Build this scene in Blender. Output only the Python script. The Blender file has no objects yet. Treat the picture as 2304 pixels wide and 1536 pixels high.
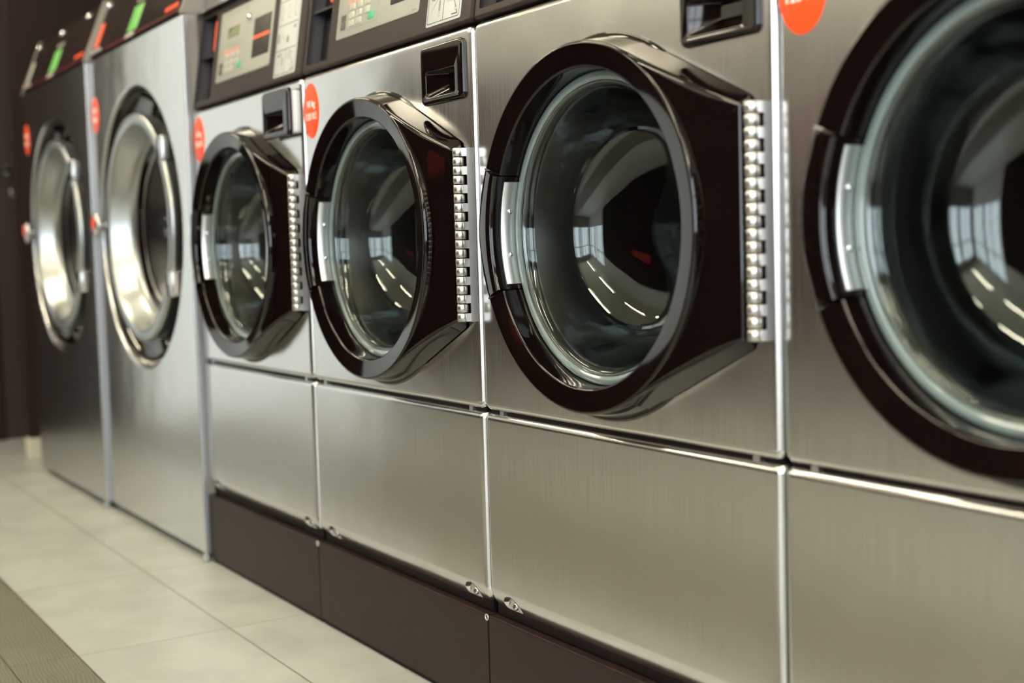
import bpy, bmesh, math, random
from math import sin, cos, pi, radians, hypot, atan2, acos, sqrt
from mathutils import Matrix, Vector

random.seed(7)
SC = bpy.context.scene
COL = SC.collection

# ------------------------------------------------------------------ camera
CAM_C = (3.34624, -1.12309, 0.81060)
CAM_R = (0.52923817, 0.84799614, -0.02845172)
CAM_U = (-0.04611515, 0.06223159, 0.9969958)
CAM_F = (-0.84721919, 0.52633618, -0.0720408)
cam_d = bpy.data.cameras.new('camera')
cam = bpy.data.objects.new('camera', cam_d)
COL.objects.link(cam)
m = Matrix.Identity(4)
for i in range(3):
    m[i][0] = CAM_R[i]; m[i][1] = CAM_U[i]; m[i][2] = -CAM_F[i]; m[i][3] = CAM_C[i]
cam.matrix_world = m
cam_d.sensor_fit = 'HORIZONTAL'
cam_d.sensor_width = 36.0
cam_d.lens = 2950.4 * 36.0 / 2304.0
cam_d.clip_start = 0.02
cam_d.dof.use_dof = True
cam_d.dof.focus_distance = 2.14
cam_d.dof.aperture_fstop = 2.5
SC.camera = cam

# ------------------------------------------------------------------ world, exposure
SC.view_settings.view_transform = 'Standard'
SC.view_settings.look = 'None'
SC.view_settings.gamma = 1.0
SC.view_settings.use_curve_mapping = False
SC.view_settings.exposure = 0.08
W = bpy.data.worlds.new('overcast_sky'); SC.world = W
W.use_nodes = True
bg = W.node_tree.nodes['Background']
bg.inputs[0].default_value = (0.86, 0.95, 1.0, 1)
bg.inputs[1].default_value = 7.0
SC.cycles.use_denoising = True
SC.cycles.max_bounces = 14
SC.cycles.glossy_bounces = 8
SC.cycles.transmission_bounces = 12
SC.cycles.sample_clamp_indirect = 6.0
SC.cycles.caustics_refractive = False

LAMP_COL = (1.0, 0.90, 0.68)
LAMP_STR = 62.0

FW, FZ = (-2.02, -.78), (.03, 2.5)      # blind-covered window in the far wall
# room numbers
XL, XR = -2.95, 5.2       # far left wall, right (street) wall
YF, YB = -3.4, 0.95       # wall behind the photographer's aisle, wall behind the machines
ZC = 2.75

def portal(name, loc, rot, sx, sy):
    d = bpy.data.lights.new(name, 'AREA'); d.shape = 'RECTANGLE'; d.size = sx; d.size_y = sy
    d.cycles.is_portal = True
    o = bpy.data.objects.new(name, d); COL.objects.link(o)
    o.location = loc; o.rotation_euler = rot
    return o
WIN_R = [(-3.15, -1.80), (-1.65, -0.30)]
WZ = (0.60, 2.45)
for a, b in WIN_R:
    portal('window_daylight', (XR - 0.01, (a + b) / 2, (WZ[0] + WZ[1]) / 2), (0, radians(90), 0), WZ[1] - WZ[0], b - a)
WIN_F = [(2.75, 3.8), (3.95, 5.0)]
for a, b in WIN_F:
    portal('window_daylight', ((a + b) / 2, YF + 0.01, (WZ[0] + WZ[1]) / 2), (radians(90), 0, 0), b - a, WZ[1] - WZ[0])

# ------------------------------------------------------------------ materials
def mat(name, col=(.5, .5, .5), rough=.5, metal=0.0, spec=.5, coat=0.0, emit=None, es=0.0, trans=0.0, ior=1.5):
    M = bpy.data.materials.new(name); M.use_nodes = True
    b = M.node_tree.nodes['Principled BSDF']
    b.inputs['Base Color'].default_value = (*col, 1)
    b.inputs['Roughness'].default_value = rough
    b.inputs['Metallic'].default_value = metal
    b.inputs['Specular IOR Level'].default_value = spec
    b.inputs['Coat Weight'].default_value = coat
    b.inputs['Coat Roughness'].default_value = 0.04
    b.inputs['IOR'].default_value = ior
    b.inputs['Transmission Weight'].default_value = trans
    if emit:
        b.inputs['Emission Color'].default_value = (*emit, 1)
        b.inputs['Emission Strength'].default_value = es
    return M

def nn(M, t, **kw):
    n = M.node_tree.nodes.new(t)
    for k, v in kw.items():
        if hasattr(n, k): setattr(n, k, v)
    return n

def lk(M, a, b): M.node_tree.links.new(a, b)

def steel(name, base, r0, r1, wav=0.25, sc=(90, 90, 2.0)):
    """brushed stainless sheet: fine streaks in the roughness, slight oil-canning"""
    M = mat(name, base, r0, 1.0)
    b = M.node_tree.nodes['Principled BSDF']
    tc = nn(M, 'ShaderNodeTexCoord'); mp = nn(M, 'ShaderNodeMapping')
    mp.inputs['Scale'].default_value = sc
    lk(M, tc.outputs['Object'], mp.inputs[0])
    n = nn(M, 'ShaderNodeTexNoise'); n.inputs['Scale'].default_value = 3.0; n.inputs['Detail'].default_value = 5
    lk(M, mp.outputs[0], n.inputs['Vector'])
    mr = nn(M, 'ShaderNodeMapRange'); mr.inputs[1].default_value = .25; mr.inputs[2].default_value = .75
    mr.inputs[3].default_value = r0; mr.inputs[4].default_value = r1
    lk(M, n.outputs['Fac'], mr.inputs[0]); lk(M, mr.outputs[0], b.inputs['Roughness'])
    n2 = nn(M, 'ShaderNodeTexNoise'); n2.inputs['Scale'].default_value = 3.2; n2.inputs['Detail'].default_value = 2
    lk(M, tc.outputs['Object'], n2.inputs['Vector'])
    b.inputs['Anisotropic'].default_value = .76
    tg = nn(M, 'ShaderNodeTangent', direction_type='UV_MAP', uv_map='brush'); lk(M, tg.outputs[0], b.inputs['Tangent'])
    bp = nn(M, 'ShaderNodeBump'); bp.inputs['Strength'].default_value = wav; bp.inputs['Distance'].default_value = .012
    lk(M, n2.outputs['Fac'], bp.inputs['Height']); lk(M, bp.outputs[0], b.inputs['Normal'])
    return M

STEEL = steel('brushed_stainless', (.665, .658, .655), .165, .225)
STEEL_D = steel('brushed_stainless_dryer', (.68, .685, .68), .16, .22, .18)
POLISH = mat('polished_steel', (.70, .70, .69), .16, 1.0)
SATIN = mat('satin_steel', (.62, .63, .63), .28, 1.0)
PLATE = mat('bead_blasted_latch_plate', (.80, .82, .82), .42, 1.0)
KNUCK = mat('hinge_knuckle_steel', (.60, .58, .56), .30, 1.0)
HINGE = mat('brushed_hinge_leaf', (.46, .45, .44), .34, 1.0)
CHROME = mat('chrome', (.75, .75, .75), .08, 1.0)
ZINC = mat('zinc_plated_screw', (.70, .72, .72), .22, 1.0)
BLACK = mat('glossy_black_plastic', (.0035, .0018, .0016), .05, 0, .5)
BLACKM = mat('black_rubber', (.008, .005, .005), .5, 0, .1)
CONS = mat('dark_brown_textured_plastic', (.026, .0165, .0155), .45, 0, .14)
RECESS = mat('dark_recess_plastic', (.006, .006, .011), .5, 0, .25)
KICK = mat('dark_brown_painted_sheet', (.019, .0105, .0098), .38, 0, .14)
KICKG = mat('dark_plinth_top', (.022, .016, .016), .22, 0, .5)
CABS = mat('cabinet_side_sheet', (.20, .195, .19), .35, .8)
BEIGE = mat('beige_keypad_overlay', (.305, .305, .270), .45, 0, .3)
BEIGE_K = mat('pale_key', (.46, .445, .37), .4)
INK = mat('black_ink', (.05, .045, .04), .5)
INKG = mat('grey_ink', (.22, .21, .19), .5)
GREENK = mat('green_key', (.03, .36, .17), .4)
REDINK = mat('salmon_ink', (.78, .28, .20), .5)
LCDM = mat('olive_lcd', (.17, .19, .08), .2)
WINM = mat('smoked_display_window', (.022, .014, .013), .5, 0, .25)
LEDR = mat('red_led_text', (.5, .05, .01), .4, emit=(1.0, .12, .02), es=.9)
PAPER = mat('white_sticker', (.50, .515, .50), .4, 0, .3)
ORANGE = mat('orange_sticker', (.93, .075, .012), .35, 0, .45)
WHITE = mat('white_print', (.90, .86, .80), .45)
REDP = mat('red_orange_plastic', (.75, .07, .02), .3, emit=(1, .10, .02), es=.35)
GASK = mat('ground_glass_rim', (.15, .195, .19), .08, 0, .8, 1.0)
WPLAS = mat('white_drawer_plastic', (.80, .82, .82), .3)
FLANGE = mat('dull_folded_edge', (.36, .37, .41), .5, .85)
DOORS = mat('satin_dryer_door_steel', (.50, .52, .52), .30, 1.0)
FOOTM = mat('grey_levelling_foot', (.30, .32, .33), .45)
EDGE = mat('grey_edge_profile', (.20, .18, .165), .4)
DCAB = mat('dryer_side_sheet', (.26, .245, .225), .45)
GLCD = mat('green_backlit_display', (.12, .35, .08), .3, emit=(.24, .62, .14), es=.42)
DBLACK = mat('black_matt_fascia', (.012, .0062, .0058), .55, 0, .03)
PALES = mat('pale_plastic_strip', (.50, .47, .40), .3)
WALLD = mat('dark_brown_wall_paint', (.021, .0130, .0125), .6, 0, .1)
WALLW = mat('pale_wall_paint', (.74, .73, .70), .7)
WALLG = mat('warm_grey_wall_paint', (.17, .15, .14), .7)
WALLP = mat('light_grey_wall_paint', (.74, .755, .76), .7)
DOORM = mat('dark_door_leaf', (.030, .020, .019), .4)
CEIL = mat('cream_ceiling', (.75, .71, .54), .8)
SKIRT = mat('tile_skirting', (.62, .58, .47), .45)
FRAMEM = mat('white_window_frame', (.75, .76, .76), .4)
TUBE = mat('lit_fluorescent_tube', (1, .9, .7), .4, emit=LAMP_COL, es=LAMP_STR)
LAMPB = mat('white_lamp_body', (.8, .78, .72), .4)
REDREFL = mat('added_red_reflection', (.34, .02, .022), .4)  # for the unseen red band that is added for its reflections

def glass_mat(name, tint, rough=0.0):
    M = bpy.data.materials.new(name); M.use_nodes = True
    nt = M.node_tree; nt.nodes.clear()
    o = nt.nodes.new('ShaderNodeOutputMaterial'); g = nt.nodes.new('ShaderNodeBsdfGlass')
    g.inputs['Color'].default_value = (*tint, 1); g.inputs['IOR'].default_value = 1.5
    g.inputs['Roughness'].default_value = rough
    nt.links.new(g.outputs[0], o.inputs[0])
    return M
GLASS = glass_mat('clear_door_glass', (.93, .98, .97))
DGLASS = mat('smoked_dryer_glass', (.006, .004, .004), .04, 0, .22)

def pane_mat():
    M = bpy.data.materials.new('window_pane'); M.use_nodes = True
    nt = M.node_tree; nt.nodes.clear()
    o = nt.nodes.new('ShaderNodeOutputMaterial'); mix = nt.nodes.new('ShaderNodeMixShader')
    t = nt.nodes.new('ShaderNodeBsdfTransparent'); g = nt.nodes.new('ShaderNodeBsdfGlossy')
    g.inputs['Roughness'].default_value = 0.0
    mix.inputs[0].default_value = .06
    nt.links.new(t.outputs[0], mix.inputs[1]); nt.links.new(g.outputs[0], mix.inputs[2])
    nt.links.new(mix.outputs[0], o.inputs[0])
    return M
PANE = pane_mat()

def blind_mat():
    M = bpy.data.materials.new('white_blind_fabric'); M.use_nodes = True
    nt = M.node_tree; nt.nodes.clear()
    o = nt.nodes.new('ShaderNodeOutputMaterial'); mix = nt.nodes.new('ShaderNodeMixShader')
    t = nt.nodes.new('ShaderNodeBsdfTranslucent'); d = nt.nodes.new('ShaderNodeBsdfDiffuse')
    t.inputs[0].default_value = (.58, .58, .56, 1); d.inputs[0].default_value = (.75, .76, .75, 1)
    mix.inputs[0].default_value = .5
    nt.links.new(t.outputs[0], mix.inputs[1]); nt.links.new(d.outputs[0], mix.inputs[2])
    nt.links.new(mix.outputs[0], o.inputs[0])
    return M
BLIND = blind_mat()

def drum_mat():
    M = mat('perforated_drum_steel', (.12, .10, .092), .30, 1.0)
    b = M.node_tree.nodes['Principled BSDF']
    tc = nn(M, 'ShaderNodeTexCoord')
    sep = nn(M, 'ShaderNodeSeparateXYZ'); lk(M, tc.outputs['Object'], sep.inputs[0])
    outs = []
    for ax in ('X', 'Z'):
        mu = nn(M, 'ShaderNodeMath', operation='MULTIPLY'); mu.inputs[1].default_value = 60.0
        fr = nn(M, 'ShaderNodeMath', operation='FRACT'); su = nn(M, 'ShaderNodeMath', operation='SUBTRACT'); su.inputs[1].default_value = .5
        pw = nn(M, 'ShaderNodeMath', operation='MULTIPLY')
        lk(M, sep.outputs[ax], mu.inputs[0]); lk(M, mu.outputs[0], fr.inputs[0]); lk(M, fr.outputs[0], su.inputs[0])
        lk(M, su.outputs[0], pw.inputs[0]); lk(M, su.outputs[0], pw.inputs[1]); outs.append(pw)
    ad = nn(M, 'ShaderNodeMath', operation='ADD'); lk(M, outs[0].outputs[0], ad.inputs[0]); lk(M, outs[1].outputs[0], ad.inputs[1])
    lt = nn(M, 'ShaderNodeMath', operation='LESS_THAN'); lt.inputs[1].default_value = .011
    lk(M, ad.outputs[0], lt.inputs[0])
    mx = nn(M, 'ShaderNodeMix', data_type='RGBA')
    lk(M, lt.outputs[0], mx.inputs['Factor'])
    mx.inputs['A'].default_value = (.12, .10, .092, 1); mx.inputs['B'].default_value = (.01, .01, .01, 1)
    lk(M, mx.outputs['Result'], b.inputs['Base Color'])
    return M
DRUM = drum_mat()
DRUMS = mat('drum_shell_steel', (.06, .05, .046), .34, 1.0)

def tile_mat():
    M = mat('beige_floor_tiles', (.6, .57, .47), .34, 0, .5)
    b = M.node_tree.nodes['Principled BSDF']
    tc = nn(M, 'ShaderNodeTexCoord')
    sep = nn(M, 'ShaderNodeSeparateXYZ'); lk(M, tc.outputs['Object'], sep.inputs[0])
    def joint(ax, off, pitch, half):
        a = nn(M, 'ShaderNodeMath', operation='SUBTRACT'); a.inputs[1].default_value = off
        d = nn(M, 'ShaderNodeMath', operation='DIVIDE'); d.inputs[1].default_value = pitch
        r = nn(M, 'ShaderNodeMath', operation='ROUND'); s = nn(M, 'ShaderNodeMath', operation='SUBTRACT')
        ab = nn(M, 'ShaderNodeMath', operation='ABSOLUTE'); l = nn(M, 'ShaderNodeMath', operation='LESS_THAN')
        l.inputs[1].default_value = half / pitch
        lk(M, sep.outputs[ax], a.inputs[0]); lk(M, a.outputs[0], d.inputs[0]); lk(M, d.outputs[0], r.inputs[0])
        lk(M, d.outputs[0], s.inputs[0]); lk(M, r.outputs[0], s.inputs[1]); lk(M, s.outputs[0], ab.inputs[0]); lk(M, ab.outputs[0], l.inputs[0])
        fl = nn(M, 'ShaderNodeMath', operation='FLOOR'); lk(M, d.outputs[0], fl.inputs[0])
        return l, fl
    jx, fx = joint('X', .003, .625, .0014)
    jy, fy = joint('Y', -.1801, .323, .0019)
    mxj = nn(M, 'ShaderNodeMath', operation='MAXIMUM'); lk(M, jx.outputs[0], mxj.inputs[0]); lk(M, jy.outputs[0], mxj.inputs[1])
    # cloudy concrete-look glaze, shifted from tile to tile
    cmb = nn(M, 'ShaderNodeCombineXYZ'); lk(M, fx.outputs[0], cmb.inputs[0]); lk(M, fy.outputs[0], cmb.inputs[1])
    sc = nn(M, 'ShaderNodeVectorMath', operation='SCALE'); sc.inputs['Scale'].default_value = 7.31; lk(M, cmb.outputs[0], sc.inputs[0])
    av = nn(M, 'ShaderNodeVectorMath', operation='ADD'); lk(M, tc.outputs['Object'], av.inputs[0]); lk(M, sc.outputs[0], av.inputs[1])
    n = nn(M, 'ShaderNodeTexNoise'); n.inputs['Scale'].default_value = 5.5; n.inputs['Detail'].default_value = 7; n.inputs['Roughness'].default_value = .6
    lk(M, av.outputs[0], n.inputs['Vector'])
    cr = nn(M, 'ShaderNodeValToRGB')
    cr.color_ramp.elements[0].position = .32; cr.color_ramp.elements[0].color = (.395, .405, .380, 1)
    cr.color_ramp.elements[1].position = .62; cr.color_ramp.elements[1].color = (.505, .515, .485, 1)
    lk(M, n.outputs['Fac'], cr.inputs[0])
    mx = nn(M, 'ShaderNodeMix', data_type='RGBA'); lk(M, mxj.outputs[0], mx.inputs['Factor'])
    lk(M, cr.outputs[0], mx.inputs['A']); mx.inputs['B'].default_value = (.16, .145, .115, 1)
    lk(M, mx.outputs['Result'], b.inputs['Base Color'])
    return M
TILE = tile_mat()

def wood_mat():
    M = mat('grey_brown_wood_look_tile', (.2, .17, .13), .45, 0, .4)
    b = M.node_tree.nodes['Principled BSDF']
    tc = nn(M, 'ShaderNodeTexCoord'); mp = nn(M, 'ShaderNodeMapping'); mp.inputs['Scale'].default_value = (1.3, 3.4, 1); mp.inputs['Rotation'].default_value = (0, 0, radians(10))
    lk(M, tc.outputs['Object'], mp.inputs[0])
    wv = nn(M, 'ShaderNodeTexWave', wave_type='BANDS', bands_direction='Y')
    wv.inputs['Scale'].default_value = 13; wv.inputs['Distortion'].default_value = 11; wv.inputs['Detail'].default_value = 4; wv.inputs['Detail Scale'].default_value = .45
    lk(M, mp.outputs[0], wv.inputs['Vector'])
    n = nn(M, 'ShaderNodeTexNoise'); n.inputs['Scale'].default_value = 4; n.inputs['Detail'].default_value = 4
    lk(M, tc.outputs['Object'], n.inputs['Vector'])
    mm = nn(M, 'ShaderNodeMix', data_type='FLOAT'); mm.inputs['Factor'].default_value = .62
    lk(M, wv.outputs['Fac'], mm.inputs['A']); lk(M, n.outputs['Fac'], mm.inputs['B'])
    cr = nn(M, 'ShaderNodeValToRGB')
    cr.color_ramp.elements[0].position = .2; cr.color_ramp.elements[0].color = (.105, .096, .074, 1)
    cr.color_ramp.elements[1].position = .8; cr.color_ramp.elements[1].color = (.20, .185, .148, 1)
    lk(M, mm.outputs['Result'], cr.inputs[0]); lk(M, cr.outputs[0], b.inputs['Base Color'])
    return M
WOOD = wood_mat()

# ------------------------------------------------------------------ mesh helpers
class MB:
    def __init__(s): s.v = []; s.f = []; s.sm = []
    def vert(s, p): s.v.append(tuple(p)); return len(s.v) - 1
    def face(s, idx, smooth=True): s.f.append(tuple(idx)); s.sm.append(smooth)
    def loft(s, loops, closed=True, cap0=False, cap1=False, smooth=True, capsmooth=False):
        ids = [[s.vert(p) for p in L] for L in loops]
        n = len(ids[0])
        for a, b in zip(ids, ids[1:]):
            for i in range(n if closed else n - 1):
                j = (i + 1) % n
                s.face((a[i], a[j], b[j], b[i]), smooth)
        if cap0: s.face(tuple(reversed(ids[0])), capsmooth)
        if cap1: s.face(tuple(ids[-1]), capsmooth)
        return ids
    def box(s, x0, x1, y0, y1, z0, z1, skip=()):
        c = [(x0, y0, z0), (x1, y0, z0), (x1, y1, z0), (x0, y1, z0), (x0, y0, z1), (x1, y0, z1), (x1, y1, z1), (x0, y1, z1)]
        i = [s.vert(p) for p in c]
        F = {'bottom': (0, 3, 2, 1), 'top': (4, 5, 6, 7), 'front': (0, 1, 5, 4), 'back': (2, 3, 7, 6), 'left': (0, 4, 7, 3), 'right': (1, 2, 6, 5)}
        for k, f in F.items():
            if k not in skip: s.face([i[q] for q in f], False)
    def rev(s, prof, cx, cz, a0=0, a1=2 * pi, n=96, axis_y=0.0):
        """prof = [(r, y)] turned about the Y axis through (cx, cz)"""
        full = abs(a1 - a0 - 2 * pi) < 1e-6
        k = n if full else n + 1
        loops = [[(cx + r * cos(a0 + (a1 - a0) * i / n), y, cz + r * sin(a0 + (a1 - a0) * i / n)) for i in range(k)] for r, y in prof]
        return s.loft(loops, closed=full)
    def ends(s, prof, cx, cz, a):
        ids = [s.vert((cx + r * cos(a), y, cz + r * sin(a))) for r, y in prof]
        s.face(ids, False)
    def build(s, name, material, parent=None, wn=False, loc=None, fix=True):
        me = bpy.data.meshes.new(name); me.from_pydata(s.v, [], s.f); me.update()
        for p, q in zip(me.polygons, s.sm): p.use_smooth = q
        if fix:
            b = bmesh.new(); b.from_mesh(me)
            bmesh.ops.recalc_face_normals(b, faces=b.faces[:])
            # open shells must face the room (-Y)
            tot = sum((f.normal.y * f.calc_area() for f in b.faces), 0.0)
            if tot > 1e-7: bmesh.ops.reverse_faces(b, faces=b.faces[:])
            b.to_mesh(me); b.free()
        me.materials.append(material)
        if material.name.startswith('brushed_stainless'):       # brushing direction for the anisotropic sheen
            uv = me.uv_layers.new(name='brush')
            for l in me.loops:
                c = me.vertices[l.vertex_index].co; uv.data[l.index].uv = (c.z + .3 * c.y, c.x + .2 * c.y)
        o = bpy.data.objects.new(name, me); COL.objects.link(o)
        if parent: o.parent = parent
        if loc: o.location = loc
        if wn:
            w = o.modifiers.new('weighted_normals', 'WEIGHTED_NORMAL'); w.weight = 100; w.keep_sharp = True
        return o

def rrect(x0, x1, z0, z1, r, y, n=6, ins=0.0):
    x0 += ins; x1 -= ins; z0 += ins; z1 -= ins; r = max(r - ins, 1e-4)
    P = []
    for cx, cz, a in ((x1 - r, z1 - r, 0), (x0 + r, z1 - r, pi / 2), (x0 + r, z0 + r, pi), (x1 - r, z0 + r, 3 * pi / 2)):
        for i in range(n + 1):
            t = a + pi / 2 * i / n
            P.append((cx + r * cos(t), y, cz + r * sin(t)))
    return P

def pillow(mb, x0, x1, z0, z1, yf, yb, rc, re, n=6, nb=6, back=False, fcap=True):
    """panel facing -Y with rounded corners rc and rounded edges re"""
    loops = [rrect(x0, x1, z0, z1, rc, yb, n)]
    for k in range(nb + 1):
        t = pi / 2 * k / nb
        loops.append(rrect(x0, x1, z0, z1, rc, yf + re * (1 - sin(t)), n, re * (1 - cos(t))))
    mb.loft(loops, cap0=back, cap1=fcap, capsmooth=True)
    return loops[-1]

def shear_console(p, z0=1.185, sl=.155, y0=0.0):
    """point given as (x, depth behind the console face, z) -> console face leans back"""
    return (p[0], y0 + sl * (p[2] - z0) + p[1], p[2])

def lean(mb, z0=1.185, sl=.155, y0=0.0):
    mb.v = [shear_console(p, z0, sl, y0) for p in mb.v]
    return mb

def tag(o, label=None, cat=None, group=None, kind=None):
    if label: o['label'] = label
    if cat: o['category'] = cat
    if group: o['group'] = group
    if kind: o['kind'] = kind
    return o

def empty(name, loc, label, cat, group=None):
    o = bpy.data.objects.new(name, None); COL.objects.link(o)
    o.location = loc; o.empty_display_size = .1
    return tag(o, label, cat, group)

def text_obj(name, body, size, material, parent, center, y, lean_args=None, depth=.0004):
    cu = bpy.data.curves.new(name, 'FONT'); cu.body = body; cu.size = size
    cu.align_x = 'CENTER'; cu.align_y = 'CENTER'; cu.extrude = depth; cu.space_line = 1.28; cu.offset = size * .006
    t = bpy.data.objects.new(name, cu); COL.objects.link(t)
    bpy.context.view_layer.update()
    me = bpy.data.meshes.new_from_object(t.evaluated_get(bpy.context.evaluated_depsgraph_get()))
    bpy.data.objects.remove(t); bpy.data.curves.remove(cu)
    for v in me.vertices:
        x, z, d = v.co.x, v.co.y, v.co.z
        p = (center[0] + x, y - d, center[1] + z)
        if lean_args: p = shear_console(p, *lean_args)
        v.co = p
    me.name = name; me.materials.clear(); me.materials.append(material)
    o = bpy.data.objects.new(name, me); COL.objects.link(o); o.parent = parent
    return o

def absorb(parent, *kids):
    """printed marks become faces of the part they are printed on"""
    me = parent.data
    bm = bmesh.new(); bm.from_mesh(me)
    for k in kids:
        n = len(bm.faces); slot = len(me.materials)
        bm.from_mesh(k.data); bm.faces.ensure_lookup_table()
        me.materials.append(k.data.materials[0])
        for f in bm.faces[n:]: f.material_index = slot
        d = k.data; bpy.data.objects.remove(k); bpy.data.meshes.remove(d)
    bm.to_mesh(me); bm.free()

def copy_tree(o, parent=None):
    c = o.copy(); COL.objects.link(c); c.parent = parent
    for ch in list(o.children):
        copy_tree(ch, c)
    return c

def struct(mb, name, material):
    o = mb.build(name, material); o['kind'] = 'structure'
    return o

# ------------------------------------------------------------------ the room
b = MB(); b.box(XL - .1, XR + .1, -.503, YB + .1, -.06, 0); struct(b, 'floor', TILE)
b = MB(); yy = -.5045; row = 0
while yy > -1.15:
    y1 = yy - .130
    x = -3.6 + (.62 % .9) - (0 if row % 2 == 0 else .37)
    x = .62 - .9 * 5 - (0 if row % 2 == 0 else .41)
    while x < XR:
        a, c = max(x + .0008, XL - .05), min(x + .8992, XR + .05)
        if c > a + .01:
            b.box(a, c, max(y1, YF - .05), yy, -.03, -.0002)
        x += .9
    yy = y1 - .0022; row += 1
struct(b, 'floor_wood_strip', WOOD)
b = MB(); b.box(XL - .1, XR + .1, YF - .1, yy, -.06, 0); struct(b, 'floor_aisle', TILE)
b = MB(); b.box(XL - .1, XR + .1, yy, -.5031, -.06, -.004); struct(b, 'trim_5', mat('dark_joint_filler', (.045, .032, .026), .7))
b = MB(); b.box(XL - .1, XR + .1, YF - .1, YB + .1, ZC, ZC + .1); struct(b, 'ceiling', CEIL)
b = MB(); b.box(XL - .1, XR + .1, YB, YB + .1, 0, ZC); struct(b, 'wall_back', WALLD)
b = MB(); b.box(XL - .1, XL, -.72, YB, 0, ZC); struct(b, 'wall_left', WALLD)
b = MB(); b.box(XL - .1, XL, YF, FW[0], 0, ZC); b.box(XL - .1, XL, FW[1], -.7201, 0, ZC)
b.box(XL - .1, XL, FW[0], FW[1], 0, FZ[0]); b.box(XL - .1, XL, FW[0], FW[1], FZ[1], ZC); struct(b, 'wall_far', WALLW)
b = MB(); b.box(XL - .055, XL - .053, FW[0], FW[1], FZ[0], FZ[1])
struct(b, 'window_5', BLIND)
def wall_with_holes(name, axis, at, lo, hi, holes, material):
    b = MB()
    cuts = sorted(holes); p = lo
    for a, c in cuts + [(hi, None)]:
        if axis == 'x': b.box(at, at + .1, p, a, 0, ZC)
        else: b.box(p, a, at - .1, at, 0, ZC)
        if c is not None:
            for z0, z1 in ((0, WZ[0]), (WZ[1], ZC)):
                if axis == 'x': b.box(at, at + .1, a, c, z0, z1)
                else: b.box(a, c, at - .1, at, z0, z1)
            p = c
    return struct(b, name, material)
wall_with_holes('wall_right', 'x', XR, YF - .1, YB, WIN_R, WALLG)
wall_with_holes('wall_front', 'y', YF, XL, XR, WIN_F, WALLP)
b = MB(); b.box(XL, WIN_F[0][0] - .05, YF, YF + .03, 0, 1.85); b.box(XL, XL + .03, YF + .03, FW[0] - .0, 0, 1.85); struct(b, 'trim_2', WALLD)
b = MB(); b.box(2.90, XR, .03, YB, 0, ZC); struct(b, 'row_end_stand_in', WALLG)  # plain block added in place of further machines, closes the room in reflections
b = MB(); b.box(-1.25, -.15, YF + .03, YF + .036, 1.16, 1.28); struct(b, 'red_reflection_band', REDREFL)  # invented red band out of view, added to give the black doors red reflections
wi = 1
for (a, c), ax in [(w, 'x') for w in WIN_R] + [(w, 'y') for w in WIN_F]:
    fr = MB(); pn = MB()
    def bb(m, u0, u1, z0, z1, d0, d1):
        if ax == 'x': m.box(XR + d0, XR + d1, u0, u1, z0, z1)
        else: m.box(u0, u1, YF - d1, YF - d0, z0, z1)
    t = .05
    bb(fr, a, a + t, WZ[0], WZ[1], .02, .08); bb(fr, c - t, c, WZ[0], WZ[1], .02, .08)
    bb(fr, a, c, WZ[0], WZ[0] + t, .02, .08); bb(fr, a, c, WZ[1] - t, WZ[1], .02, .08)
    mid = (a + c) / 2
    bb(fr, mid - .025, mid + .025, WZ[0], WZ[1], .02, .08)
    bb(fr, a, c, 1.75, 1.80, .03, .07)
    f = fr.build('window_%d' % wi, FRAMEM); f['kind'] = 'structure'
    bb(pn, a + .02, c - .02, WZ[0] + .02, WZ[1] - .02, .045, .05)
    pn.build('pane', PANE, f)
    wi += 1

# door in the far left wall with lever and lock
d = MB(); d.box(XL, XL + .035, .045, .93, .012, 2.08)
door = struct(d, 'door_1', DOORM)
d = MB(); d.box(XL, XL + .05, -.015, .043, 0, 2.14); struct(d, 'trim_1', WALLD)
h = MB()
h.loft([[(XL + .035 + dx, .105 + rr * cos(2 * pi * i / 20), 1.215 + rr * sin(2 * pi * i / 20)) for i in range(20)] for rr, dx in ((.024, 0), (.024, .008), (.010, .010), (.010, .05))], cap1=True)
h.loft([[(XL + .085 + .009 * cos(2 * pi * i / 14), .105 - .11 * k / 6 + .02, 1.215 + .009 * sin(2 * pi * i / 14)) for i in range(14)] for k in range(7)], cap0=True, cap1=True)
h.build('door_handle', CHROME, door)
h = MB()
h.loft([[(XL + .035 + dx, .13 + rr * cos(2 * pi * i / 20), 1.12 + rr * sin(2 * pi * i / 20)) for i in range(20)] for rr, dx in ((.024, 0), (.024, .008), (.014, .010), (.012, .03))], cap1=True)
h.build('door_lock', CHROME, door)
# wall nib at the end of the row, with its tile skirting
b = MB(); b.box(-2.26, -2.20, .0, YB, .088, ZC); struct(b, 'trim_4', WALLD)
b = MB(); pillow(b, -2.265, -2.197, .0, .088, -.010, .3, .003, .003); struct(b, 'baseboard_left', SKIRT)

# fluorescent lamps (warm) over the aisle
def lamp(x, y, label):
    r = empty('ceiling_light', (x, y, ZC), label, 'lamp', 'fluorescent lamps over the aisle')
    b = MB(); b.box(-.62, .62, -.06, .06, -.05, -.001); b.build('lamp_body', LAMPB, r)
    for s in (-1, 1):
        t = MB()
        t.loft([[(-.60 + 1.2 * k, s * .03 + .016 * cos(2 * pi * i / 12), -.068 + .016 * sin(2 * pi * i / 12)) for i in range(12)] for k in (0, 1)], cap0=True, cap1=True)
        t.build('tube', TUBE, r)
for x in (-1.6, .4, 2.4, 4.2):
    for y in (-.75, -2.3):
        lamp(x, y, 'ceiling fluorescent lamp, above the %s' % {
            (-1.6, -.75): 'aisle in front of the dryers', (.4, -.75): 'aisle before the first washer', (2.4, -.75): 'aisle before the nearest washers', (4.2, -.75): 'street window end of the machine aisle',
            (-1.6, -2.3): 'far corner away from the dryers', (.4, -2.3): 'middle of the wood floor', (2.4, -2.3): 'wood floor behind the viewer', (4.2, -2.3): 'far street window corner'}[(x, y)])

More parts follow.
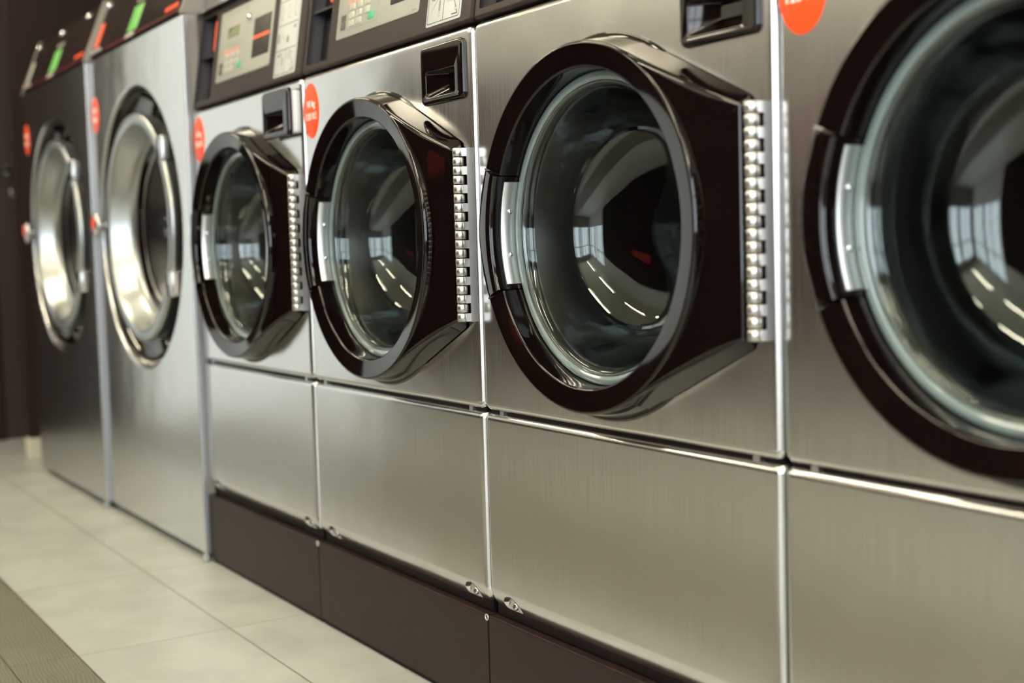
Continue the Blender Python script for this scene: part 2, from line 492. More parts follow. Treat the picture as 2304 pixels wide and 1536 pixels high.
# ------------------------------------------------------------------ washing machine
CX, CZ, RO = .357, .832, .266
WB = (.36, .36, .1835)              # base point of a washer in its own coordinates
def hull_door():
    """black bezel: ring, leaning wedge towards the hinge"""
    mb = MB()
    HA = radians(23.2)
    ring = [(.2745, -.0030), (.2685, -.0300), (RO, -.0440), (RO - .0008, -.0478), (RO - .0030, -.0497), (RO - .0055, -.0498), (.2320, -.0440), (.2296, -.0428), (.2286, -.0400),
            (.2282, -.0240), (.2274, -.0225), (.2268, -.0020)]
    mb.rev(ring, CX, CZ, -pi + HA, pi - HA, 150)
    mb.ends(ring, CX, CZ, -pi + HA); mb.ends(ring, CX, CZ, pi - HA)
    # wedge
    hx, hz0, hz1 = .6775, .686, .978
    dz = hz1 - CZ; dx = hx - CX; D = hypot(dx, dz)
    th = atan2(dz, dx) + acos(RO / D)
    dz0 = hz0 - CZ; D0 = hypot(dx, dz0)
    th0 = atan2(dz0, dx) - acos(RO / D0)
    yr, yh = -.0490, -.0205
    # outline from tangent point to hinge corners to tangent point
    P = []
    T1 = (CX + RO * cos(th), CZ + RO * sin(th)); T0 = (CX + RO * cos(th0), CZ + RO * sin(th0))
    N = 16
    for i in range(N + 1):
        t = i / N; P.append((T1[0] + (hx - .006 - T1[0]) * t, T1[1] + (hz1 + .0035 - T1[1]) * t, yr + (yh - yr) * t))
    for i in range(1, 5):
        a = radians(62 - 62 * i / 4); P.append((hx - .006 + .006 * cos(a), hz1 - .003 + .006 * sin(a), yh))
    for i in range(1, 8):
        P.append((hx, hz1 - .003 - (hz1 - hz0 - .006) * i / 8, yh))
    for i in range(0, 4):
        a = radians(-62 * i / 4); P.append((hx - .006 + .006 * cos(a), hz0 + .003 + .006 * sin(a), yh))
    for i in range(N + 1):
        t = 1 - i / N; P.append((T0[0] + (hx - .006 - T0[0]) * t, T0[1] + (hz0 - .0035 - T0[1]) * t, yr + (yh - yr) * t))
    n = len(P)
    def wy(x): return yr + (yh - yr) * max(0.0, (x - T1[0]) / (hx - T1[0])) ** 2.6
    P = [(x, z, wy(x)) for x, z, y in P]
    rows = []
    def inset(i, d):
        x, z, y = P[i]; a = P[max(i - 1, 0)]; c = P[min(i + 1, n - 1)]
        tx, tz = c[0] - a[0], c[1] - a[1]; l = hypot(tx, tz) or 1
        return (x + d * tz / l, z - d * tx / l)
    for d, dy in ((-.0115, None), (0, .0055), (.0008, .0028), (.0026, .0008), (.0055, 0)):
        R = []
        for i in range(n):
            q = inset(i, d); y = P[i][2]
            R.append((P[i][0], -.003, q[1]) if dy is None else (q[0], y + dy, q[1]))
        rows.append(R)
    for k in range(1, 9):
        R = []
        for i in range(n):
            a = th + (th0 - th) * i / (n - 1)
            q = rows[4][i]
            ex, ez = CX + (RO - .001) * cos(a), CZ + (RO - .001) * sin(a)
            t = k / 8
            x = q[0] + (ex - q[0]) * t
            R.append((x, wy(x), q[2] + (ez - q[2]) * t))
        rows.append(R)
    mb.loft(rows, closed=False)
    return mb

def make_washer(label):
    root = empty('washing_machine', WB, label, 'washing machine', 'front-loading washers in the row')
    off = (-WB[0], -WB[1], -WB[2])
    def B(mb, name, material, parent=None, wn=False):
        o = mb.build(name, material, parent or root, wn)
        if parent is None: o.location = off
        return o
    # cabinet shell behind the fronts
    c = MB(); c.box(.006, .714, .022, .78, .1845, 1.43, skip=('front',)); B(c, 'cabinet', CABS)
    # strip seen in the slot between the two front panels
    s = MB(); s.box(.008, .712, .012, .02, .522, .546); s.box(.008, .712, .014, .02, .1835, .205)
    sb = B(s, 'gap_strip', BLACKM)
    for xx in (.05, .668):
        k = MB(); k.box(xx - .006, xx + .006, .006, .012, .530, .5375); B(k, 'panel_clip', SATIN)
    # upper front panel with a round opening
    p = MB(); lp = pillow(p, .0022, .7178, .5366, 1.1818, 0, .024, .014, .0115, 6, 9, fcap=False)
    NC = 120
    hole = [(CX + .262 * cos(2 * pi * i / NC), 0.0, CZ + .262 * sin(2 * pi * i / NC)) for i in range(NC)]
    bm = bmesh.new()
    e = []
    for L in (lp, hole, rrect(.548, .692, 1.066, 1.162, .010, 0, 5)):
        vs = [bm.verts.new(q) for q in L]
        e += [bm.edges.new((vs[i], vs[(i + 1) % len(vs)])) for i in range(len(vs))]
    bmesh.ops.triangle_fill(bm, edges=e, use_beauty=True, use_dissolve=False, normal=(0, -1, 0))
    bm.verts.index_update()
    base = len(p.v)
    for v in bm.verts: p.v.append(tuple(v.co))
    for f in bm.faces: p.face([base + v.index for v in f.verts], True)
    bm.free()
    bm = bmesh.new(); me = bpy.data.meshes.new('tmp'); me.from_pydata(p.v, [], p.f); bm.from_mesh(me)
    bmesh.ops.remove_doubles(bm, verts=bm.verts[:], dist=1e-5); bm.to_mesh(me); bm.free()
    p.v = [tuple(v.co) for v in me.vertices]; p.f = [tuple(f.vertices) for f in me.polygons]; p.sm = [True] * len(p.f)
    bpy.data.meshes.remove(me)
    up = B(p, 'upper_front_panel', STEEL, wn=True)
    # lower front panel: rounded edges, bottom rolled under, two screw pockets
    x0, x1, z0, z1 = .0022, .7178, .1975, .5312
    XS = (.066, .656)
    xs = [x0, x0 + .0004, x0 + .0011, x0 + .0022, x0 + .0038, x0 + .0058, x0 + .0085, x0 + .0115]
    xs2 = sorted(set([round(q, 5) for c_ in XS for q in [c_ + .002 * i for i in range(-13, 14)]] + [.15, .25, .36, .47, .57]))
    xs = xs + [q for q in xs2 if x0 + .012 < q < x1 - .012] + [x1 - .0115, x1 - .0085, x1 - .0058, x1 - .0038, x1 - .0022, x1 - .0011, x1 - .0004, x1]
    zs = [z0 + .0013 * i for i in range(28)] + [.25, .32, .40, .47] + [z1 - .0115, z1 - .0085, z1 - .0058, z1 - .0038, z1 - .0022, z1 - .0011, z1 - .0004, z1]
    g = MB()
    def cin(z):
        rc_ = .019; q_ = rc_ - (z - z0)
        return rc_ - sqrt(max(0, rc_ * rc_ - q_ * q_)) if q_ > 0 else 0.0
    def cx_(x, z):
        return min(max(x, x0 + cin(z)), x1 - cin(z))
    def py(x, z):
        re = .0115; y = 0.0
        dxe = min(x - x0, x1 - x) - cin(z)
        if dxe < re: y += re - sqrt(max(0, re * re - min(re, re - dxe) ** 2))
        if z1 - z < re: y += re - sqrt(max(0, re * re - (re - (z1 - z)) ** 2))
        rb = .034
        if z - z0 < rb:
            t = (rb - (z - z0)) / rb; y += .0150 * t ** 1.8
        for c_ in XS:
            u = (x - c_) / .024; zt = .2250 - .013 * abs(u) ** 2.2
            if abs(u) < 1 and z < zt: y = max(y, .0125)
        return y
    loops = [[(cx_(x, z), py(cx_(x, z), z), z) for x in xs] for z in zs]
    # corner rounding: pull extreme corner columns in
    ids = g.loft(loops, closed=False)
    g.loft([[(x, py(x, z1), z1) for x in xs], [(x, .022, z1) for x in xs]], closed=False)
    g.loft([[(x0 + cin(z), py(x0 + cin(z), z), z) for z in zs], [(x0 + cin(z), .022, z) for z in zs]], closed=False)
    g.loft([[(x1 - cin(z), py(x1 - cin(z), z), z) for z in zs], [(x1 - cin(z), .022, z) for z in zs]], closed=False)
    lo = B(g, 'lower_front_panel', STEEL, wn=True)
    for c_ in XS:
        sc = MB(); cxx, czz = c_ + .003, .2095
        sc.rev([(.0070, .0128), (.0070, .0105), (.0056, .0086), (.0030, .0076), (.0001, .0074)], cxx, czz, n=20)
        so = B(sc, 'panel_screw', ZINC)
        cr = MB(); cr.box(cxx - .0034, cxx + .0034, .0067, .0080, czz - .0006, czz + .0006); cr.box(cxx - .0006, cxx + .0006, .0067, .0080, czz - .0034, czz + .0034)
        cr.build('screw_slot', INK, so)
    # mounting ring of the door on the panel
    r = MB(); r.rev([(.280, .0), (.2795, -.0030), (.277, -.0045), (.262, -.0050), (.245, -.004), (.236, .006), (.234, .03), (.262, .03), (.264, .0)], CX, CZ, n=140)
    B(r, 'mounting_ring', BLACK)
    # door
    door = B(hull_door(), 'door', BLACK, wn=True)
    HA = radians(23.2); HB = radians(22.6)
    hp = [(.2720, -.004), (.2725, -.030), (.2715, -.0440), (.2685, -.0490), (.2640, -.0512), (.2420, -.0545), (.2360, -.0545), (.2310, -.0510), (.2296, -.0460), (.2290, -.0245), (.2275, -.0020)]
    hm = MB()
    nh = 28; L = []
    for r_, y_ in hp:
        row = []
        for i in range(nh + 1):
            a = pi - HB + 2 * HB * i / nh
            t = abs(2 * i / nh - 1)
            sc_ = 1 - .010 * max(0, t - .55) / .45 if r_ > .262 else 1.0
            bulge = (.0025 * cos(pi * (2 * i / nh - 1) * 1.5)) if r_ > .268 else 0
            row.append((CX + (r_ * sc_ + bulge) * cos(a), y_, CZ + (r_ * sc_ + bulge) * sin(a)))
        L.append(row)
    hm.loft(L, closed=False)
    hm.ends(hp, CX, CZ, pi - HB); hm.ends(hp, CX, CZ, pi + HB)
    B(hm, 'door_handle', BLACK, door, wn=True)
    pl = MB(); PA = radians(20.6)
    pp = [(.2300, -.0335), (.2277, -.0340), (.2268, -.0332), (.2252, -.0040), (.2280, -.0030)]
    pl.rev(pp, CX, CZ, pi - PA, pi + PA, 30); pl.ends(pp, CX, CZ, pi - PA); pl.ends(pp, CX, CZ, pi + PA)
    plate = B(pl, 'latch_plate', PLATE, door)
    for dz_ in (.034, -.034):
        a = pi - math.asin(dz_ / .225)
        q = MB()
        loops = []
        for r_, h_ in ((.0042, 0), (.0042, .0016), (.0030, .0030), (.0001, .0034)):
            loops.append([(CX + (.2258 - h_) * cos(a), -.0190 + r_ * cos(2 * pi * i / 14), CZ + (.2258 - h_) * sin(a) + r_ * sin(2 * pi * i / 14)) for i in range(14)])
        q.loft(loops)
        q.build('plate_screw', CHROME, door)
    # glass bowl
    gk = MB(); gk.rev([(.2266, -.0015), (.2264, -.0078), (.2245, -.0092), (.2190, -.0094), (.2160, -.0078), (.2130, -.0058), (.2112, -.0060), (.2085, -.0030), (.2055, .0004), (.2060, .0020)], CX, CZ, n=128); B(gk, 'glass_rim', GASK, door)
    gl = MB(); GS = .2265 / .2302
    outer = [(.2302, .0015), (.2302, -.0035), (.2285, -.0062), (.2235, -.0072), (.2195, -.0055), (.2165, -.0065), (.2110, -.0045), (.2065, .0020), (.2025, .016), (.1975, .040), (.1900, .066), (.1790, .088), (.1640, .105), (.1450, .117), (.1200, .126), (.0900, .132), (.0500, .136), (.0150, .137), (.0020, .137), (.0004, .137)]
    inner = [(.0004, .1455), (.0020, .1455), (.0150, .1455), (.0520, .1445), (.0930, .1405), (.1245, .1340), (.1510, .1245), (.1710, .1110), (.1870, .0920), (.1980, .0680), (.2055, .040), (.2110, .017), (.2150, .0065), (.2220, .0030), (.2302, .0015)]
    gl.rev([(r_ * GS, y_) for r_, y_ in outer + inner[:-1] + [(.2302, .0015)]], CX, CZ, n=128)
    B(gl, 'door_glass', GLASS, door)
    # hinge: leaf on the panel, knuckles, pin
    hg = MB(); z0h, z1h = .686, .9785
    hg.box(.7096, .7118, -.0128, .0005, z0h, z1h); hg.box(.7080, .7096, -.0050, .0005, z0h, z1h)
    hbk = MB(); hbk.box(.6765, .7040, -.0125, -.0008, z0h, z1h); hbk.build('hinge_shadow_strip', BLACK, door)  # black strip standing in for the shade behind the hinge notches
    kn = 19; hk = (z1h - z0h) / kn
    hinge = B(hg, 'hinge_leaf', HINGE, door)
    for i in range(kn):
        kk = MB(); za, zb = z0h + hk * i + .0005, z0h + hk * (i + 1) - .0005
        cxk = .7005
        lp_ = []
        for zz, rr in ((za, .0086), (za + .0012, .0098), (zb - .0012, .0098), (zb, .0086)):
            lp_.append([(cxk + rr * cos(2 * pi * j / 18), -.0225 + rr * sin(2 * pi * j / 18), zz) for j in range(18)])
        kk.loft(lp_, cap0=True, cap1=True)
        if i % 2:   # tongue joining the knuckle to the door side
            kk.box(.690, .7000, -.0170, -.0130, za + .001, zb - .001)
        else:
            kk.box(.7092, .7116, -.0225, -.0126, za + .0003, zb - .0003)
        kk.build('hinge_knuckle', KNUCK, door)
    # drum seen through the glass
    dr = MB(); dr.rev([(.252, .028), (.246, .034), (.246, .40)], CX, CZ, n=64)
    for k3 in range(3):
        a = radians(0 + 120 * k3); w_ = radians(9)
        rows = []
        for yy_, h_ in ((.08, .01), (.14, .04), (.36, .04), (.40, .02)):
            rows.append([(CX + (.246 - hh) * cos(a + da), yy_, CZ + (.246 - hh) * sin(a + da)) for da, hh in ((-w_, 0), (-w_ * .45, h_ * .8), (0, h_), (w_ * .45, h_ * .8), (w_, 0))])
        dr.loft(rows, closed=False)
    drum = B(dr, 'drum', DRUMS)
    db = MB(); db.rev([(.246, .40), (.20, .405), (.08, .415), (.0005, .415)], CX, CZ, n=64); db.build('drum_back', DRUM, drum)
    # soap drawer, top right
    x0d, x1d, z0d, z1d = .5445, .6955, 1.0625, 1.1655
    dw = MB(); yfd = -.0065
    lp = pillow(dw, x0d, x1d, z0d, z1d, yfd, .004, .012, .006, 5, 5, fcap=False)
    px0, px1, pz0, pz1 = .5600, .6690, 1.0745, 1.1215
    inr = rrect(px0, px1, pz0, pz1, .007, yfd, 5)
    dw.loft([lp, inr, rrect(px0 + .002, px1 - .002, pz0 + .002, pz1 - .002, .006, yfd + .003, 5)])
    drawer = B(dw, 'soap_drawer', BLACK, wn=True)
    # sloping pocket of the drawer
    pk = MB()
    f = rrect(px0 + .002, px1 - .002, pz0 + .002, pz1 - .002, .006, yfd + .003, 5)
    bk = [(px0 + .034 + (x - px0) * .62, yfd + .030, pz0 + .020 + (z - pz0) * .5) for x, y, z in f]
    pk.loft([f, bk], cap1=True)
    pk.build('drawer_pocket', BLACK, drawer)
    db_ = MB(); pillow(db_, .5505, .6900, 1.0680, 1.1600, .0035, .17, .008, .002, 4, 2, fcap=False); db_.build('drawer_body', WPLAS, drawer)
    # control console
    zc0, zc1 = 1.187, 1.427
    co = MB()
    # body is built upright then leaned back
    front = rrect(.003, .717, zc0, zc1, .008, 0, 5)
    sx = [(.0205, .130, 1.203, 1.4150)]
    bx0, bx1, bz0, bz1 = sx[0]
    lp = pillow(co, .003, .717, zc0, zc1, 0, .06, .008, .006, 5, 5, fcap=False)
    hole = rrect(bx0, bx1, bz0, bz1, .004, 0, 5)
    bm = bmesh.new(); e = []
    for L_ in (lp, hole):
        vs = [bm.verts.new(q) for q in L_]; e += [bm.edges.new((vs[i], vs[(i + 1) % len(vs)])) for i in range(len(vs))]
    bmesh.ops.triangle_fill(bm, edges=e, use_beauty=True, use_dissolve=False, normal=(0, -1, 0))
    bm.verts.index_update(); base = len(co.v)
    for v in bm.verts: co.v.append(tuple(v.co))
    for f_ in bm.faces: co.face([base + v.index for v in f_.verts], False)
    bm.free()
    lean(co)
    cons = B(co, 'control_console', CONS)
    def CB(mb, name, material):
        lean(mb); return mb.build(name, material, cons)
    rc = MB()
    rc.loft([rrect(bx0, bx1, bz0, bz1, .004, 0, 5), rrect(bx0 + .003, bx1 - .003, bz0 + .003, bz1 - .003, .003, .030, 5)], cap1=True)
    rc.box(bx0 + .003, bx1 - .003, .004, .03, 1.311, 1.3155)
    CB(rc, 'coin_recess', RECESS)
    rd = MB(); pillow(rd, .094, .1275, 1.325, 1.402, .008, .029, .004, .003, 4, 3); CB(rd, 'coin_flap', REDP)
    kp = MB(); pillow(kp, .1655, .5225, 1.2345, 1.4060, -.0012, .001, .006, .0008, 5, 2); kpo = CB(kp, 'keypad_overlay', BEIGE)
    fr = MB()
    def frame(mb, xa, xb, za, zb, w, y):
        mb.loft([rrect(xa, xb, za, zb, .004, y, 4), rrect(xa + w, xb - w, za + w, zb - w, .0035, y, 4)], smooth=False)
    frame(fr, .181, .352, 1.248, 1.394, .0012, -.0015)
    absorb(kpo, CB(fr, 'keypad_outline', INKG))
    lc = MB(); pillow(lc, .224, .304, 1.336, 1.362, -.0018, 0, .002, .0004, 3, 2); CB(lc, 'lcd_display', LCDM)
    for cxk in (.234, .268, .302):
        for ri, czk in enumerate((1.260, 1.276, 1.292)):
            if cxk > .30 and ri == 0: continue
            kk = MB(); pillow(kk, cxk - .0125, cxk + .0125, czk - .0062, czk + .0062, -.0022, 0, .002, .0006, 3, 2)
            kb = CB(kk, 'key', BEIGE_K)
    for czk in (1.2585, 1.274):
        kk = MB(); kk.box(.186, .2065, -.0019, 0, czk - .0068, czk + .0068); CB(kk, 'key_caption', INK)
    kk = MB(); pillow(kk, .3095, .3365, 1.2545, 1.2705, -.0022, 0, .0025, .0006, 3, 2); CB(kk, 'start_key', GREENK)
    im = MB()
    for cxk in (.234, .268, .302):
        for ri, czk in enumerate((1.260, 1.276, 1.292)):
            if cxk > .30 and ri == 0: continue
            w = .0035 + .0012 * ((ri + int(cxk * 100)) % 3)
            frame(im, cxk - w, cxk + w, czk - .0038, czk + .0038, .0008, -.0024)
    absorb(kpo, CB(im, 'key_symbols', INKG))
    tl = MB()
    for r_, czk in enumerate((1.322, 1.316, 1.310)):
        for q_ in range(9):
            xx = .235 + q_ * .010 + .003 * ((q_ * 7 + r_ * 3) % 3)
            tl.box(xx, xx + .0055, -.0016, -.001, czk - .0011, czk + .0011)
    for q_ in range(22):
        xx = .19 + q_ * .0145; tl.box(xx, xx + .009, -.0016, -.001, 1.3985, 1.4005)
    tl.box(.495, .512, -.0016, -.001, 1.2405, 1.2425)
    absorb(kpo, CB(tl, 'fine_print', INKG))
    rk = MB()
    for cxk in (.222, .248, .274, .300):
        for czk in (1.3005, 1.3075):
            rk.box(cxk - .010, cxk + .007, -.0016, -.001, czk - .0021, czk + .0021)
    absorb(kpo, CB(rk, 'program_captions', REDINK))
    dw_ = MB(); pillow(dw_, .4045, .5105, 1.2655, 1.3580, -.0022, 0, .003, .0008, 4, 2); dwo = CB(dw_, 'display_window', WINM)
    rl = MB()
    for q_ in range(15):
        xx = .4085 + q_ * .0066; rl.box(xx, xx + .0048 + .0009 * (q_ % 2), -.0026, -.002, 1.3085, 1.3160)
    absorb(dwo, CB(rl, 'led_line', LEDR))
    bt = MB(); bt.rev([(.0075, 0), (.0075, -.006), (.006, -.0085), (.003, -.0097), (.0002, -.010)], .372, 1.368, n=20); CB(bt, 'push_button', CHROME)
    st = MB(); pillow(st, .5560, .6790, 1.1990, 1.4080, -.0010, .001, .005, .0006, 5, 2); sto = CB(st, 'instruction_sticker', PAPER)
    si = MB(); frame(si, .5605, .6745, 1.2035, 1.4035, .0014, -.0013)
    for zz in (1.2570, 1.3125, 1.3660): si.box(.5605, .6745, -.0013, -.0009, zz - .0008, zz + .0008)
    si.box(.6165, .6175, -.0013, -.0009, 1.2035, 1.257)
    si.box(.648, .667, -.0013, -.0009, 1.2085, 1.2105)
    absorb(sto, CB(si, 'sticker_lines', INK))
    pg = MB()
    def ringp(x, z, r_, w=.0009, n=18):
        pg.loft([[(x + q * cos(2 * pi * i / n), -.0013, z + q * sin(2 * pi * i / n)) for i in range(n)] for q in (r_, r_ - w)], smooth=False)
    def bar(xa, za, xb, zb, w=.0012):
        l = hypot(xb - xa, zb - za); ux, uz = -(zb - za) / l * w / 2, (xb - xa) / l * w / 2
        i = [pg.vert(q) for q in ((xa + ux, -.0013, za + uz), (xb + ux, -.0013, zb + uz), (xb - ux, -.0013, zb - uz), (xa - ux, -.0013, za - uz))]; pg.face(i, False)
    # hands with a coin, slots, foam, bottles: line pictograms
    for i in range(4):
        for j in range(3): ringp(.6285 + .0065 * i, 1.2360 + .0055 * j, .0032, .0006, 12)
    bar(.632, 1.2535, .664, 1.243); bar(.654, 1.2345, .661, 1.219, .0032); ringp(.6615, 1.2185, .0045, .0010); bar(.664, 1.2165, .668, 1.2075, .004)
    bar(.574, 1.224, .604, 1.253); bar(.580, 1.243, .592, 1.250, .004); bar(.602, 1.2405, .6025, 1.222, .0062); ringp(.6025, 1.2165, .0038, .0008); bar(.572, 1.2465, .580, 1.2465, .0052)
    for x_ in (.578, .618, .654):
        ringp(x_, 1.340, .009, .001); bar(x_ - .006, 1.329, x_ + .007, 1.324, .002); bar(x_ - .009, 1.352, x_ + .004, 1.356, .0012)
    bar(.570, 1.275, .570, 1.296, .008); ringp(.5755, 1.284, .006, .001); bar(.616, 1.278, .630, 1.278, .014); bar(.652, 1.300, .664, 1.304, .007); bar(.590, 1.290, .604, 1.280, .001)
    for x_ in (.575, .605, .64):
        ringp(x_, 1.388, .008, .001); bar(x_, 1.374, x_ + .012, 1.38, .0025)
    absorb(sto, CB(pg, 'sticker_pictograms', INKG))
    # steel top of the console
    tp = MB(); lp = pillow(tp, .003, .717, 1.4285, 1.505, .004, .30, .008, .006, 5, 5); lean(tp, sl=.155)
    B(tp, 'top_cover', STEEL, wn=True)
    # round price sticker
    ov = MB()
    ov.loft([[(.0455 + .0403 * q * cos(2 * pi * i / 64), yy_, 1.107 + .0575 * q * sin(2 * pi * i / 64)) for i in range(64)] for q, yy_ in ((1, .0005), (1, -.0004), (.985, -.0007))], cap1=True, capsmooth=True)
    ovo = B(ov, 'price_sticker', ORANGE)
    tx = text_obj('price_text', '10 kg\n120 Kč', .0200, WHITE, ovo, (.0455, 1.1075), -.0009)
    return root

w1 = make_washer('stainless washing machine beside the dryers, its glossy soap drawer pulled out a little')
labels = ['stainless washing machine second from the dryers, its whole orange price sticker and hinge in view',
          'large stainless washing machine in the sharpest focus, whole round door left of the cut-off one',
          'stainless washing machine at the right edge, its round door cut off by the frame']
for k, lb in enumerate(labels):
    c = copy_tree(w1); c.location.x = WB[0] + .72 * (k + 1); c['label'] = lb
w3 = [o for o in bpy.data.objects if o.get('label') == labels[1]][0]
for ch in list(w3.children):                             # no price sticker on the third machine
    if ch.name.startswith('price_sticker'):
        for g_ in list(ch.children): bpy.data.objects.remove(g_)
        bpy.data.objects.remove(ch)
for ch in w1.children:                                   # the first machine's drawer stands open
    if ch.name.startswith('soap_drawer'): ch.location.y -= .0175

# ------------------------------------------------------------------ plinths under the washers
def make_plinth(label):
    root = empty('plinth_box', (.36, .36, 0), label, 'plinth', 'dark plinths under the washers')
    b = MB()
    prof = [(.02, .010), (.0005, .010), (-.003, .0125), (-.003, .1785), (-.0022, .1806), (-.0005, .1815), (.03, .1815), (.70, .1815), (.70, .010)]
    xs = (.0022, .7178)
    b.loft([[(x, y, z) for y, z in prof] for x in xs], closed=False)
    for x in xs: b.face([b.vert((x, y, z)) for y, z in prof], False)
    o = b.build('plinth_body', KICK, root, loc=(-.36, -.36, 0))
    for f in o.data.polygons: f.use_smooth = False
    g = MB(); g.box(.004, .716, .004, .69, .0, .0105); g.build('plinth_feet_rail', BLACKM, root, loc=(-.36, -.36, 0))
    e = MB()
    e.rev([(.0058, -.0026), (.0062, -.0042), (.0050, -.0049), (.0039, -.0042), (.0036, -.0010)], .7165, .1775, n=20)
    e.build('corner_eyelet', SATIN, root, loc=(-.36, -.36, 0))
    h_ = MB(); h_.rev([(.0040, -.0034), (.0001, -.0034)], .7165, .1775, n=16); h_.build('eyelet_hole', INK, root, loc=(-.36, -.36, 0))
    return root
p1 = make_plinth('dark brown plinth box at the dryer end, under the washer nearest the dryers')
for k, lb in enumerate(['dark brown plinth box second from the dryers, bright scuffed corner eyelet at its right',
                        'dark brown plinth box under the sharply focused washer',
                        'dark brown plinth box under the cut-off washer at the right edge']):
    c = copy_tree(p1); c.location.x = .36 + .72 * (k + 1); c['label'] = lb

# ------------------------------------------------------------------ tumble dryers
DW = .932
DC, DZ = .455, .895
YD = -.0165
def make_dryer(label, strip):
    bx = (DW / 2, .4, 0)
    root = empty('tumble_dryer', bx, label, 'tumble dryer', 'tumble dryers at the far end')
    off = (-bx[0], -bx[1], 0)
    def B(mb, name, material, parent=None, wn=False):
        o = mb.build(name, material, parent or root, wn)
        if parent is None: o.location = off
        return o
    c = MB(); c.box(.003, DW - .003, YD + .0125, .85, .02, 1.436, skip=('front',)); B(c, 'cabinet', DCAB)
    p = MB(); lp = pillow(p, .001, DW - .001, .022, 1.432, YD, YD + .0150, .003, .0035, 4, 5, fcap=False)
    NC = 120; RH = .412
    hole = [(DC + RH * cos(2 * pi * i / NC), YD, DZ + RH * sin(2 * pi * i / NC)) for i in range(NC)]
    bm = bmesh.new(); e = []
    for L in (lp, hole):
        vs = [bm.verts.new(q) for q in L]; e += [bm.edges.new((vs[i], vs[(i + 1) % len(vs)])) for i in range(len(vs))]
    bmesh.ops.triangle_fill(bm, edges=e, use_beauty=True, use_dissolve=False, normal=(0, -1, 0))
    bm.verts.index_update(); base = len(p.v)
    for v in bm.verts: p.v.append(tuple(v.co))
    for f in bm.faces: p.face([base + v.index for v in f.verts], True)
    bm.free()
    # rolled lip of the opening
    p.rev([(RH, YD), (RH - .004, YD + .0008), (RH - .007, YD + .004), (RH - .008, YD + .009), (RH - .008, YD + .02)], DC, DZ, n=NC)
    bm = bmesh.new(); me = bpy.data.meshes.new('tmp'); me.from_pydata(p.v, [], p.f); bm.from_mesh(me)
    bmesh.ops.remove_doubles(bm, verts=bm.verts[:], dist=1e-5); bm.to_mesh(me); bm.free()
    p.v = [tuple(v.co) for v in me.vertices]; p.f = [tuple(f.vertices) for f in me.polygons]; p.sm = [True] * len(p.f)
    bpy.data.meshes.remove(me)
    fp = B(p, 'front_panel', STEEL_D, wn=True)
    fp.data.materials.append(FLANGE)                     # folded side edges are dull
    for f in fp.data.polygons:
        if abs(f.normal.x) > .9 and (f.center.x < .01 or f.center.x > DW - .01): f.material_index = 1
    r = MB(); r.rev([(RH - .008, YD + .018), (RH - .014, YD + .045), (RH - .05, YD + .058), (.31, YD + .062), (.30, YD + .11)], DC, DZ, n=96); B(r, 'door_recess', BLACK)
    # round steel door
    dm = MB(); yf = YD - .006
    dm.rev([(.300, YD + .085), (.322, YD + .050), (.330, YD + .010), (.330, yf + .006), (.328, yf + .002), (.323, yf), (.302, yf), (.297, yf + .002), (.294, yf + .007),
            (.288, yf + .024), (.277, yf + .052), (.268, yf + .074), (.256, yf + .079)], DC, DZ, n=120)
    door = B(dm, 'door', DOORS)
    g = MB(); g.rev([(.262, yf + .078), (.254, yf + .078), (.240, yf + .090), (.20, yf + .098), (.0005, yf + .102)], DC, DZ, n=96); B(g, 'door_glass', DGLASS, door)
    g2 = MB(); g2.rev([(.236, yf + .0895), (.231, yf + .0905), (.227, yf + .0915)], DC, DZ, n=96); B(g2, 'glass_seal', POLISH, door)
    for zz in (1.105, .735):
        hb = MB(); dxh = sqrt(max(.01, .330 ** 2 - (zz - DZ) ** 2))
        pillow(hb, DC + dxh - .022, DC + dxh + .030, zz - .035, zz + .035, yf - .002, YD + .05, .006, .004, 4, 3)
        B(hb, 'door_hinge', POLISH, door)
    # pull knob on the left rim
    kx, kz = .137, .912
    st = MB(); st.rev([(.010, YD + .03), (.010, -.050), (.014, -.052)], kx, kz, n=20); stem = B(st, 'knob_stem', POLISH, door)
    kn = MB(); kn.rev([(.012, -.046), (.032, -.047), (.0385, -.051), (.0385, -.056), (.034, -.061), (.020, -.063), (.0005, -.0635)], kx, kz, n=40); B(kn, 'door_knob', POLISH, door)
    kr = MB(); kr.rev([(.022, -.0632), (.021, -.0642), (.0005, -.0645)], kx, kz + .006, n=24); B(kr, 'knob_mark', ORANGE, door)
    # sloping fascia
    A = dict(z0=1.437, sl=.39, y0=YD)
    fa = MB(); pillow(fa, .012, DW - .012, 1.437, 1.625, .0, .05, .004, .004, 4, 3); lean(fa, **A); cons = B(fa, 'control_fascia', DBLACK)
    for xs in ((.0005, .0125), (DW - .0125, DW - .0005)):
        e_ = MB(); pillow(e_, xs[0], xs[1], 1.434, 1.632, -.003, .055, .003, .002, 3, 2); lean(e_, **A); B(e_, 'fascia_edge', EDGE)
    sd = MB(); sd.box(.0005, DW - .0005, 0, .40, 1.434, 1.64, skip=('front', 'bottom')); sd.v = [(x, y + .39 * (z - 1.437) + YD + .054 if y < .1 else y, z) for x, y, z in sd.v]
    B(sd, 'hood', STEEL_D)
    def C(mb, name, material):
        lean(mb, **A); return mb.build(name, material, cons)
    q = MB(); pillow(q, .400, .496, 1.464, 1.540, -.0015, .001, .004, .0008, 4, 2); C(q, 'status_display', GLCD)
    q = MB(); pillow(q, .026, .066, 1.470, 1.548, -.002, .001, .004, .001, 4, 2); C(q, 'side_strip', strip)
    q = MB(); pillow(q, .020, .125, 1.452, 1.462, -.006, .001, .003, .002, 3, 2); C(q, 'ticket_clip', PALES)
    q = MB()
    for i in range(9): q.box(.768 + i * .0125, .7775 + i * .0125, -.0008, 0, 1.462, 1.474)
    absorb(cons, C(q, 'lit_caption', REDP))
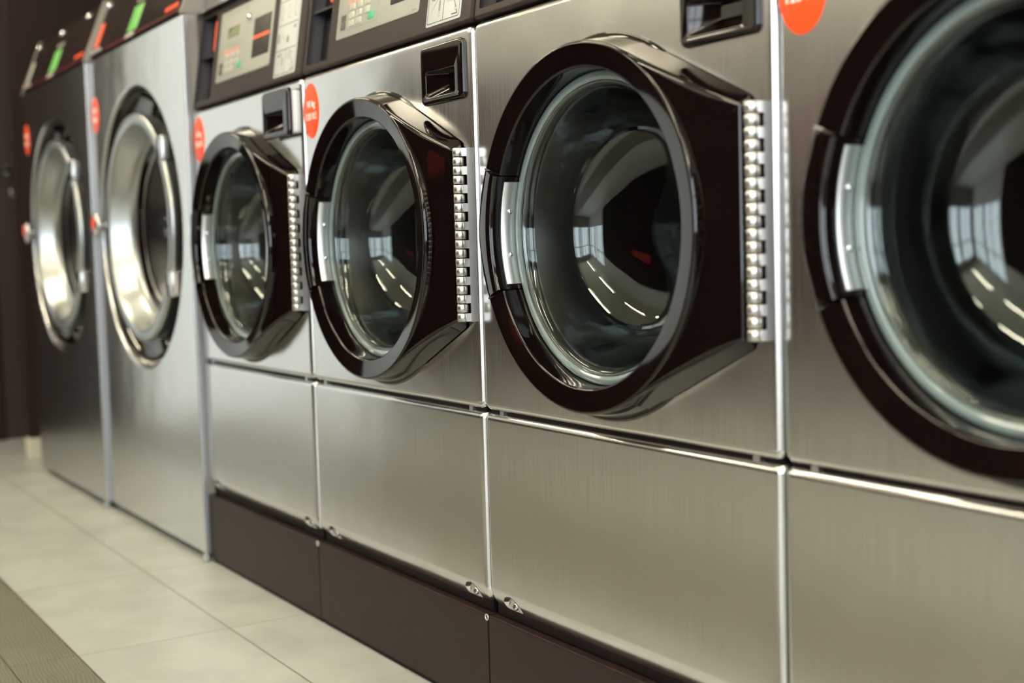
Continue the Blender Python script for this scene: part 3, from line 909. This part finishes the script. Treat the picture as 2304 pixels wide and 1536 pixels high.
    q = MB(); q.box(.19, .905, -.0006, 0, 1.4495, 1.4515); C(q, 'accent_line', mat('dark_red_line', (.30, .02, .01), .4))
    for i in range(4):
        q = MB(); q.rev([(.0075, .0), (.0075, -.002), (.0002, -.0025)], .410 + .022 * i, 1.4515, n=12); C(q, 'button', PALES)
    for i in range(3):
        q = MB(); q.rev([(.0075, .0), (.0075, -.002), (.0002, -.0025)], .418 + .035 * i, 1.556, n=12); C(q, 'button', PALES)
    for xk in (.060, .425, .790):
        q = MB(); q.rev([(.0115, .0), (.0115, -.005), (.0095, -.010), (.005, -.013), (.0003, -.0135)], xk, 1.602, n=24); C(q, 'cap_nut', CHROME)
    ov = MB(); ov.loft([[(.0385 + .0395 * q_ * cos(2 * pi * i / 48), YD + yy_, 1.260 + .056 * q_ * sin(2 * pi * i / 48)) for i in range(48)] for q_, yy_ in ((1, .0005), (1, -.0004), (.985, -.0007))], cap1=True, capsmooth=True)
    # keep the sticker clear of the rounded edge
    ov.v = [(x + .010, y, z) for x, y, z in ov.v]
    ovo = B(ov, 'price_sticker', ORANGE)
    tb = MB()
    for i in range(4): tb.box(.030 + i * .0095, .0365 + i * .0095, YD - .0011, YD - .0006, 1.266, 1.282); tb.box(.027 + i * .0105, .0345 + i * .0105, YD - .0011, YD - .0006, 1.238, 1.254)
    absorb(ovo, tb.build('price_marks', WHITE, ovo))
    for xf in (DW - .009,):
        q = MB(); q.rev([(.0085, 0), (.0085, .019), (.0003, .019)], 0, 0, n=16); q.v = [(xf + x, YD + .004 + z, .001 + y) for x, y, z in q.v]
        # small round foot plate standing on the floor
        B(q, 'foot', FOOTM)
    q = MB(); q.box(.02, DW - .02, YD + .03, .82, 0, .021); B(q, 'base_rail', BLACKM)
    return root
d2 = make_dryer('stainless tumble dryer beside the first washer, red strip on its black fascia', REDP)
d2.location.x = -.9335 + DW / 2
d1 = make_dryer('farthest stainless tumble dryer, against the dark wall, mostly in dark reflection', PALES)
d1.location.x = -.9345 - DW + DW / 2
d1.location.y -= .0135
